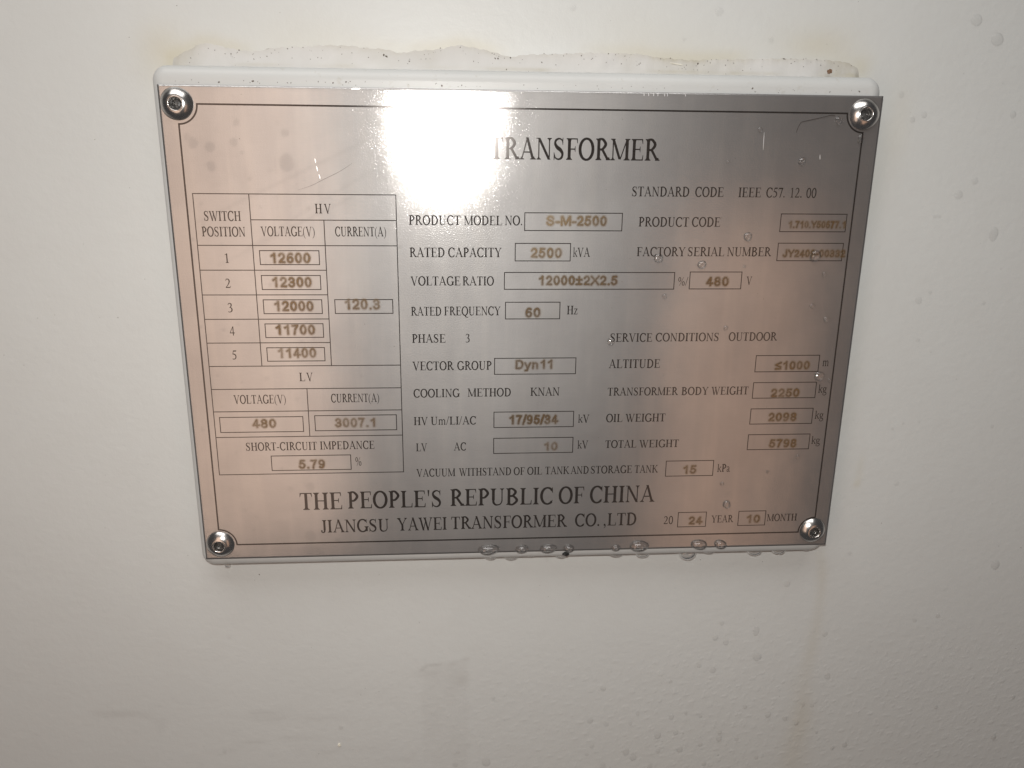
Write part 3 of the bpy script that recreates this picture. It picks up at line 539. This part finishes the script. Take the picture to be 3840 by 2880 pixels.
STAMPS = [('12600', -73.55, -62.46, 22.64, 2.88, 1), ('12300', -73.49, -62.49, 15.72, 2.9, 1), ('12000', -73.39, -62.39, 8.78, 2.91, 1), ('11700', -73.47, -62.34, 1.8, 2.93, .95), ('11400', -73.31, -62.38, -5.13, 2.88, .85), ('120.3', -53.29, -43.3, 9.22, 3.0, .9),
 ('480', -82.42, -75.4, -26.77, 2.75, .85), ('3007.1', -57.92, -45.97, -26.89, 2.87, .75), ('5.79', -69.5, -61.67, -40.07, 2.81, .9), ('S-M-2500', 4.9, 22.38, 33.46, 2.78, 1), ('2500', .58, 9.54, 24.29, 2.78, 1), ('12000±2X2.5', 3.11, 26.26, 16.28, 2.75, 1),
 ('60', -.74, 3.68, 6.71, 2.83, .95), ('Dyn11', -3.45, 7.56, -9.11, 2.8, .85), ('17/95/34', -5.12, 9.85, -26.66, 2.95, 1), ('10', 5.77, 9.88, -35.32, 2.67, .7), ('1.710.Y50677.1', 76.4, 93.37, 33.14, 1.95, 1), ('JY2409-00332', 75.44, 94.45, 24.62, 2.11, 1), ('480', 52.92, 59.8, 16.0, 2.7, 1),
 ('≤1000', 76.61, 87.55, -9.9, 2.6, .95), ('2250', 76.27, 85.24, -18.74, 2.62, .95), ('2098', 76.24, 85.17, -26.68, 2.68, .95), ('5798', 77.33, 86.13, -35.46, 2.69, .95), ('15', 50.26, 54.38, -43.9, 2.76, .85), ('24', 53.36, 57.82, -61.61, 2.73, .85), ('10', 72.44, 76.81, -61.51, 2.79, .8)]
for si, (word, x0, x1, yb, h, dens) in enumerate(STAMPS):
    segs, px = [], 0.0
    for c in word:
        adv, pls = SK[c]
        for pl in pls:
            q = [(x+px, y) for x, y in pl]
            segs += list(zip(q[:-1], q[1:]))
        px += adv
    S = np.array(segs); HW = 0.095
    lo, hi = S[:, :, 0].min()-HW, S[:, :, 0].max()+HW
    sx = (x1-x0)/(hi-lo); S[:, :, 0] = x0+(S[:, :, 0]-lo)*sx; S[:, :, 1] = yb+S[:, :, 1]*h
    k = (sx+h)/2; mg, st_ = 0.75, 0.13
    gx = np.arange(x0-mg, x1+mg, st_); gy = np.arange(yb-mg-(0.3*h if 'y' in word else 0), yb+h+mg, st_)
    GX, GY = np.meshgrid(gx, gy); D = np.full(GX.shape, 9.0)
    for (ax, ay), (bx, by) in S:
        m_ = (GX > min(ax, bx)-1.4) & (GX < max(ax, bx)+1.4)
        xx, yy = GX[m_], GY[m_]
        t = np.clip(((xx-ax)*(bx-ax)+(yy-ay)*(by-ay))/((bx-ax)**2+(by-ay)**2+1e-12), 0, 1)
        D[m_] = np.minimum(D[m_], np.hypot(xx-ax-t*(bx-ax), yy-ay-t*(by-ay)))
    d = D - HW*k
    jit = 0.05*sn(GX, GY, 5.0, 60+si)
    ink = (0.62*(1-ss(-0.28, 0.28, d+jit)) + 0.38*(1-ss(-0.15, 0.66, d+jit)))*dens*(0.88+0.16*sn(GX, GY, 0.8, 90+si))
    ink = np.clip(ink, 0, 1)
    nx = len(gx); idx = -np.ones(GX.size, int); V, F, A = [], [], []
    for j in range(len(gy)-1):
        for i in range(nx-1):
            q = (j*nx+i, j*nx+i+1, (j+1)*nx+i+1, (j+1)*nx+i)
            if max(ink.flat[a] for a in q) < 0.04: continue
            for a in q:
                if idx[a] < 0: idx[a] = len(V); V.append(W(GX.flat[a], GY.flat[a], 0.040)); A.append(ink.flat[a])
            F.append(tuple(int(idx[a]) for a in q))
    me = mesh_from('stamped_value', V, F); set_attr(me, 'ink', A)
    o = link('stamped_value', me, M['stamp'], plate); o['label'] = 'blurred brown stamped value '+word

# --- rivets
def lathe(name, prof, n=40):
    V = [W(r*math.cos(2*math.pi*i/n), r*math.sin(2*math.pi*i/n), z) for r, z in prof for i in range(n)]
    F = [(k*n+i, k*n+(i+1) % n, (k+1)*n+(i+1) % n, (k+1)*n+i) for k in range(len(prof)-1) for i in range(n)]
    return V, F
def rivet(x, y, tilt, seed):
    r_ = random.Random(seed)
    prof = [(4.30, 0.0), (4.33, 0.16), (4.22, 0.34), (3.95, 0.62), (3.6, 0.94), (3.2, 1.25), (2.8, 1.50), (2.4, 1.69), (2.12, 1.79), (2.06, 1.78), (2.0, 1.84), (1.85, 1.86), (1.70, 1.78), (1.58, 1.50), (1.52, 0.9), (1.50, -0.2)]
    V, F = lathe('rivet', prof)
    V = [Vector((v.x*(1+0.012*math.sin(3*math.atan2(v.z, v.x)+seed)), v.y, v.z*(1+0.012*math.cos(2*math.atan2(v.z, v.x)+seed)))) for v in V]
    o = link('rivet', mesh_from('rivet', V, F, True), M['rivet'], plate); o.location = W(x, y, 0.0); o.rotation_euler = tilt
    V, F = lathe('mandrel', [(1.60, 0.05), (1.2, 0.08), (1.0, 0.30), (0.45, 0.42)], 24); F.append(tuple(range(3*24, 4*24)))
    V = [v+Vector((r_.uniform(-1, 1)*4e-5, r_.uniform(-1, 1)*6e-5, r_.uniform(-1, 1)*4e-5)) for v in V]
    link('mandrel', mesh_from('mandrel', V, F, False), M['hole'], o)
rivet(-95.3, 65.2, (0.015, 0, 0.02), 1); rivet(95.0, 65.0, (-0.02, 0, -0.05), 2); rivet(-95.2, -64.9, (0.03, 0, 0.01), 3); rivet(95.0, -64.6, (0.0, 0, 0.03), 4)

# --- scratches in the steel
def ribbon(name, pts, w, material, z=0.022, parent=plate):
    S = spline(pts, 6); V, F = [], []
    for i, p in enumerate(S):
        a, b = S[max(i-1, 0)], S[min(i+1, len(S)-1)]; t = (b-a)/(np.linalg.norm(b-a)+1e-9); ww = w*(0.25+0.75*math.sin(math.pi*min(max(i/(len(S)-1), 0.03), .97)))
        V += [W(p[0]-t[1]*ww/2, p[1]+t[0]*ww/2, z), W(p[0]+t[1]*ww/2, p[1]-t[0]*ww/2, z)]
    F = [(2*i, 2*i+1, 2*i+3, 2*i+2) for i in range(len(S)-1)]
    return link(name, mesh_from(name, V, F), material, parent)
ribbon('scratch', [(-64.8, 42.9), (-61.1, 44.1), (-57.4, 45.9), (-53.6, 47.7), (-50.6, 49.5), (-49.5, 50.3)], 0.10, M['hair'])
for a, b in (((-59.67, 51.4), (-59.5, 50.2)), ((-59.35, 49.4), (-59.1, 48.0)), ((-58.8, 47.2), (-58.5, 45.9))): ribbon('scratch', [a, ((a[0]+b[0])/2+.05, (a[1]+b[1])/2), b], 0.3, M['scratch'])
ribbon('scratch', [(66.44, 59.85), (66.5, 57.4), (66.61, 54.98)], 0.22, M['scratch']); ribbon('scratch', [(83.44, 53.9), (83.5, 53.1), (83.6, 52.5)], 0.3, M['scratch'])
for x in (-48.9, -48.4, -47.9, -47.3): ribbon('scratch', [(x, 69.55), (x+.5, 69.75), (x+.7, 69.85)], 0.3, M['scratch'])
for x in (31.3, 32.6, 34.0, 35.2, 37.1, 37.9, 43.0): ribbon('scratch', [(x, 69.7), (x+.05, 69.35), (x+.05, 69.0)], 0.22, M['scratch'])

# ------------------------------------------------------------------ water drops
def drop_mesh(rx, ry, h, seed, sag=0.18, n=22, rings=8):
    r_ = random.Random(seed); ph = [r_.uniform(0, 6.28) for _ in range(3)]
    V, F = [], []
    for k in range(rings+1):
        f = k/rings; a = f*math.pi/2
        rr = math.cos(a)**0.85 if k < rings else 0; z = h*math.sin(a)
        for i in range(n):
            t = 2*math.pi*i/n; wob = 1+0.05*math.sin(2*t+ph[0])+0.03*math.sin(3*t+ph[1])
            V.append((rx*rr*wob*math.cos(t), ry*rr*wob*math.sin(t)-sag*ry*math.sin(a)*(0.6+0.4*f), z))
            if k == rings: break
    top = len(V)-1
    for k in range(rings-1):
        for i in range(n): F.append((k*n+i, k*n+(i+1) % n, (k+1)*n+(i+1) % n, (k+1)*n+i))
    for i in range(n): F.append(((rings-1)*n+i, (rings-1)*n+(i+1) % n, top))
    b = len(V)
    for i in range(n): V.append((V[i][0], V[i][1], -0.12))
    for i in range(n): F.append((b+i, b+(i+1) % n, (i+1) % n, i))
    return mesh_from('water_drop', [W(*v) for v in V], F, True)
_ds = [100]
def drop(x, y, rx, ry, base, h, label, group, sag=0.18, name='water_drop'):
    _ds[0] += 1
    o = link(name, drop_mesh(rx, ry, h, _ds[0], sag), M['film' if base < -5 else 'water']); o.location = W(x, y, base)
    return tag(o, label, 'water drop', group)
PD = [(87.82, 63.24, 1.24, 1.15, .6, 'water drop at the tip of the hair under the upper right rivet'), (94.98, 58.3, 1.06, 1.5, .5, 'tall water drop hanging on the border line below the upper right rivet'),
 (65.19, 60.45, .77, .72, .3, 'faint water drop above the upright bright scratch on the plate'), (78.3, 52.0, 1.17, 1.1, .6, 'round water drop above the standard code line'), (56.75, 51.5, .58, .55, .3, 'tiny water drop right of the big title'),
 (64.4, 30.5, 1.29, 1.25, .65, 'round water drop above the word SERIAL NUMBER, below PRODUCT CODE'), (38.2, 24.2, 1.36, 1.33, .6, 'water drop on the word FACTORY'), (51.3, 22.3, 1.29, 1.27, .65, 'round water drop just below the word SERIAL'),
 (64.15, 21.8, .47, .46, .25, 'tiny water drop between the words SERIAL and NUMBER'), (85.4, 24.9, 1.67, 1.74, .85, 'large water drop covering digits in the factory serial number box'), (88.8, 19.4, .8, .78, .45, 'small water drop just below the serial number box'),
 (40.7, 12.85, .79, .78, .3, 'faint water drop below the voltage ratio box'), (86.3, 9.9, .89, .88, .35, 'faint water drop in the blank area right of the plate, upper of two'), (91.1, 5.7, 1.02, 1.01, .6, 'bright water drop near the right border line, level with blank area'),
 (60.1, 3.2, .72, .72, .3, 'small water drop just above the gap between CONDITIONS and OUTDOOR'), (25.2, -.7, 1.19, 1.21, .6, 'water drop on the first letter of SERVICE'), (91.0, -12.1, 1.58, 1.6, .8, 'large water drop below the unit m'),
 (94.5, -13.6, .63, .63, .3, 'tiny water drop touching the right border line beside the unit kg'), (87.1, -38.9, .72, .75, .35, 'small water drop below the total weight box'), (77.75, -43.8, .51, .53, .25, 'tiny water drop to the right of the unit kPa'),
 (63.2, -47.6, .63, .67, .3, 'small water drop below the unit kPa'), (65.3, -54.8, 1.27, 1.36, .7, 'round water drop above the word YEAR')]
for (x, y, rx, ry, h, lab) in PD: drop(x, y, rx, ry, 0.0, h*1.15, lab, 'drops on the nameplate')
ORD = ['first', 'second', 'third', 'fourth', 'fifth', 'sixth', 'seventh', 'eighth', 'ninth', 'tenth', 'eleventh', 'twelfth', 'thirteenth', 'fourteenth', 'fifteenth', 'sixteenth', 'seventeenth', 'eighteenth', 'nineteenth']
TENS = {2: ('twenty', 'twentieth'), 3: ('thirty', 'thirtieth'), 4: ('forty', 'fortieth'), 5: ('fifty', 'fiftieth'), 6: ('sixty', 'sixtieth'), 7: ('seventy', 'seventieth')}
def ordn(i):
    i += 1
    if i < 20: return ORD[i-1]
    return TENS[i//10][1] if i % 10 == 0 else TENS[i//10][0]+'-'+ORD[i % 10-1]
ED = [(-11.46, -68.75, 3.34, 1.75), (-.76, -68.9, 2.18, 1.4), (7.75, -68.9, 2.82, 1.5), (14.49, -69.1, 1.79, 1.25), (29.78, -69.3, 1.58, 1.1), (37.43, -68.8, 3.18, 1.78), (57.3, -68.85, 2.74, 1.6), (64.4, -68.95, 2.03, 1.5)]
for i, (x, y, rx, ry) in enumerate(ED): drop(x, y, rx, ry, 0.0, 1.15*ry, ordn(i)+' water drop from the left sitting on the bottom edge of the plate', 'drops on the plate edge', 0.12)
HD = sorted([(-10.65, -73.9, 1.9, .9), (-3.91, -74.0, 2.22, .95), (2.66, -73.8, 1.3, .5), (12.54, -74.0, 1.76, .9), (30.85, -74.0, 2.26, .7), (39.75, -74.05, 2.27, 1.35), (55.1, -74.2, 2.95, 2.6), (62.1, -73.8, 1.97, .7), (77.8, -74.1, 2.49, 1.5), (86.1, -74.0, 2.33, 1.4), (95.5, -73.7, 1.67, .6), (-95.0, -74.6, .95, .9)])
for i, (x, y, rx, ry) in enumerate(HD):
    r_ = random.Random(i); V, F = [], []; n, k_ = 20, 12
    for k in range(k_+1):
        a = -math.pi/2+math.pi*k/k_
        for j in range(n):
            t = 2*math.pi*j/n; V.append(W(rx*math.cos(a)*math.cos(t), ry*math.sin(a)*(1.0 if a < 0 else 0.5), min(rx, 2.4)*0.75*math.cos(a)*math.sin(t)))
    for k in range(k_):
        for j in range(n): F.append((k*n+j, k*n+(j+1) % n, (k+1)*n+(j+1) % n, (k+1)*n+j))
    o = link('hanging_drop', mesh_from('hanging_drop', V, F, True), M['water']); o.location = W(x, y+0.25, -4.3)
    tag(o, ordn(i)+' water drop from the left hanging under the bottom rim of the bracket', 'water drop', 'drops hanging under the bracket')
WR = [(130.2, 91.9, 1.64, 1.6), (137.4, 86.9, 1.84, 1.8), (110.6, 71.2, .81, 1.01), (118.5, 65.7, .82, .95), (146.1, 66.1, .98, 1.1), (133.1, 42.5, 1.23, 1.3), (115.0, 64.3, .82, .96), (137.6, 46.7, .96, 1.07), (146.5, 30.7, 1.5, 2.05), (125.4, 9.85, 1.11, 1.08), (147.2, 8.8, .56, .55), (128.8, 12.3, .6, .58), (127.2, 36.0, 1.55, .51), (127.1, -3.1, .65, .64), (127.3, -53.0, .77, .8), (168.2, -84.8, 1.61, 1.72), (114.2, -78.7, .69, .74), (126.4, -31.5, .5, .51), (123.0, -33.3, .5, .51), (131.8, -30.9, .46, .47), (157.5, -32.9, .59, .6)]
for i, (x, y, rx, ry) in enumerate(sorted(WR, key=lambda d: -d[1])):
    drop(x, y, rx, ry, WALL_Z, 0.28*min(rx, ry), ordn(i)+' highest water drop on the white wall right of the nameplate', 'drops on the wall beside the plate', 0.22)
for i, (x, y, rx, ry) in enumerate(sorted([(69.7, 85.4, .75, .72), (44.45, 85.1, .5, .45), (53.9, 92.5, 1.2, 1.1), (12.2, 92.6, .9, .8)])):
    drop(x, y, rx, ry, WALL_Z, 0.28*min(rx, ry), ordn(i)+' water drop from the left on the wall above the nameplate', 'drops on the wall above the plate', 0.22)
WB = [(93.16, -90.0, 1.08, 1.18), (71.2, -104.8, .87, .97), (69.2, -110.5, 1.09, 1.22), (73.2, -112.6, 1.1, 1.23), (83.9, -108.4, 1.2, 1.9), (85.2, -119.0, 1.69, 1.6), (64.3, -121.9, .79, .9), (69.4, -123.85, 1.11, 1.25), (30.1, -130.0, .96, 1.11), (54.4, -128.0, .66, .76), (25.8, -143.3, 1.1, 1.29), (31.9, -145.1, .88, 1.04), (43.1, -141.2, .66, .77), (40.65, -145.3, .67, .78), (55.6, -143.1, .98, 1.14), (60.9, -141.8, .67, .78), (66.4, -143.2, .67, .78), (82.7, -139.9, .81, .93), (91.6, -143.65, 1.14, 1.31), (98.2, -145.5, .92, 1.05), (51.0, -150.8, 1.26, 1.47), (57.65, -149.9, .99, 1.16), (74.1, -150.4, .91, 1.06), (74.15, -153.3, 1.14, 1.33), (26.9, -154.4, .8, .95), (25.2, -157.85, .67, .79), (39.6, -157.5, 1.26, 1.49), (42.4, -160.0, 1.26, 1.5), (51.6, -157.8, .81, .96), (59.7, -157.4, 1.13, 1.33), (67.3, -155.7, .82, .96), (80.8, -153.9, .69, .8), (89.1, -162.3, .83, .98), (69.3, -164.3, .83, .97), (31.2, -163.2, 1.12, 1.34), (48.9, -164.4, .91, 1.08),
 (109.2, -110.5, .98, 1.09), (112.2, -128.1, 1.13, 1.28), (102.9, -147.8, .92, 1.06), (104.5, -139.8, .82, .94), (108.0, -140.7, .64, .73), (111.0, -152.2, .65, .75), (122.6, -158.3, 1.03, 1.19), (117.9, -159.4, .84, .98), (141.8, -106.2, .72, .79), (150.2, -104.5, .81, .89), (155.7, -143.3, .75, .85), (180.85, -157.8, 1.06, 1.21), (185.4, -140.1, .71, .8),
 (-63.0, -142.1, .76, .91), (-9.2, -132.4, .64, .75), (-11.7, -159.4, 1.53, 1.84), (-21.9, -154.5, .65, .78), (-22.9, -159.9, .87, 1.05), (-98.3, -104.5, .52, .6), (-103.9, -150.5, .62, .76), (8.6, -78.4, .65, .72)]
for i, (x, y, rx, ry) in enumerate(sorted(WB)):
    drop(x, y, rx, ry, WALL_Z, 0.26*min(rx, ry), 'small clear droplet on the wall below the nameplate, '+ordn(i)+' from the left', 'droplets on the wall below the plate', 0.25)

# ------------------------------------------------------------------ small debris and a black lump
def tube(name, pts, r, material, n=6):
    S = [Vector(W(*p)) for p in pts]; V, F = [], []
    for i, p in enumerate(S):
        t = (S[min(i+1, len(S)-1)]-S[max(i-1, 0)]).normalized(); a = t.cross(Vector((0, 1, 0))).normalized(); b = t.cross(a)
        rr = r*MM*(1.0 if 0 < i < len(S)-1 else 0.4)
        V += [p+(a*math.cos(2*math.pi*k/n)+b*math.sin(2*math.pi*k/n))*rr for k in range(n)]
    F = [(i*n+k, i*n+(k+1) % n, (i+1)*n+(k+1) % n, (i+1)*n+k) for i in range(len(S)-1) for k in range(n)]
    return link(name, mesh_from(name, V, F, True), material)
tag(tube('hair', [(p[0], p[1], 0.14) for p in spline([(75.72, 59.8), (76.05, 61.05), (76.51, 62.1), (77.1, 62.75), (80.0, 63.4), (83.05, 64.1), (85.3, 64.65), (86.6, 64.5)], 4)], 0.08, M['hair']), 'thin dark bent hair lying on the plate beside the upper right rivet', 'hair')
def lump(name, x, y, z, rx, ry, rz, material, seed):
    r_ = random.Random(seed); bm = bmesh.new(); bmesh.ops.create_icosphere(bm, subdivisions=2, radius=1)
    for v in bm.verts:
        k = 1+r_.uniform(-.28, .28); v.co = Vector((v.co.x*rx*k*MM, v.co.z*rz*k*MM, v.co.y*ry*k*MM))
    me = bpy.data.meshes.new(name); bm.to_mesh(me); bm.free()
    o = link(name, me, material); o.location = W(x, y, z); return o
tag(lump('black_lump', 13.6, -71.3, -0.2, 1.05, .62, .7, M['black'], 3), 'small black lump stuck under the bottom edge of the plate', 'black_lump')  # small black solid for the dark spot between plate and bracket
tag(lump('debris_flake', 87.1, 77.0, -8.0, .75, .6, .35, M['brown'], 5), 'brown debris flake on the right end of the sealant bead', 'debris')
tag(lump('paint_chip', -63.9, -149.4, -9.9, .55, .75, .3, M['pale'], 6), 'small pale paint chip on the wall low below the nameplate', 'paint chip')
tag(tube('fiber', [(p[0], p[1], float(WALL_Z+seal_h(np.array(p[0]), np.array(p[1]))+0.05)) for p in spline([(40.6, 78.7), (42.5, 78.4), (44.1, 78.2)], 3)], 0.12, M['pale']), 'short pale fiber lying on the right half of the sealant bead', 'fiber')
# specks of dirt: nobody could count them
V, F = [], []
def speck(x, y, z, r, el=1.0):
    n = rng.integers(5, 8); a0 = rng.uniform(0, 6.28); b = len(V); th = rng.uniform(0, 3.14)
    for k in range(n):
        a = a0+2*math.pi*k/n; q = r*rng.uniform(.6, 1.2); u, v = q*math.cos(a)*el, q*math.sin(a)
        V.append(W(x+u*math.cos(th)-v*math.sin(th), y+u*math.sin(th)+v*math.cos(th), z))
    V.append(W(x, y, z+0.35*r))
    for k in range(n): F.append((b+k, b+(k+1) % n, b+n))
for _ in range(150):
    x = rng.uniform(-97, 96); yt = float(seal_top(x)); y = yt-abs(rng.normal(0, 2.2))-0.2
    if y < 75.4: y = rng.uniform(75.6, yt)
    speck(x, y, float(WALL_Z-0.1+seal_h(np.array(x), np.array(y))+0.06), rng.uniform(.06, .13) if rng.random() < .88 else rng.uniform(.14, .28), rng.uniform(1, 1.9))
for _ in range(60):
    speck(rng.uniform(-97, 97), rng.uniform(70.4, 71.6), -0.86, rng.uniform(.06, .13) if rng.random() < .85 else .22, rng.uniform(1, 2.0))
for _ in range(230):
    x, y = rng.uniform(-185, 195), rng.uniform(-172, 98)
    if -104 < x < 103 and -77 < y < 84: continue
    speck(x, y, WALL_Z+0.02, rng.uniform(.05, .11) if rng.random() < .92 else rng.uniform(.12, .2), rng.uniform(1, 2.0))
for _ in range(60): speck(rng.uniform(-98, 98), rng.uniform(-69, 69), 0.02, rng.uniform(.05, .12), rng.uniform(1, 1.6))
tag(link('dirt_specks', mesh_from('dirt_specks', V, F), M['dirt']), 'dark specks of dirt scattered on the sealant, rim and wall', 'dirt', kind='stuff')
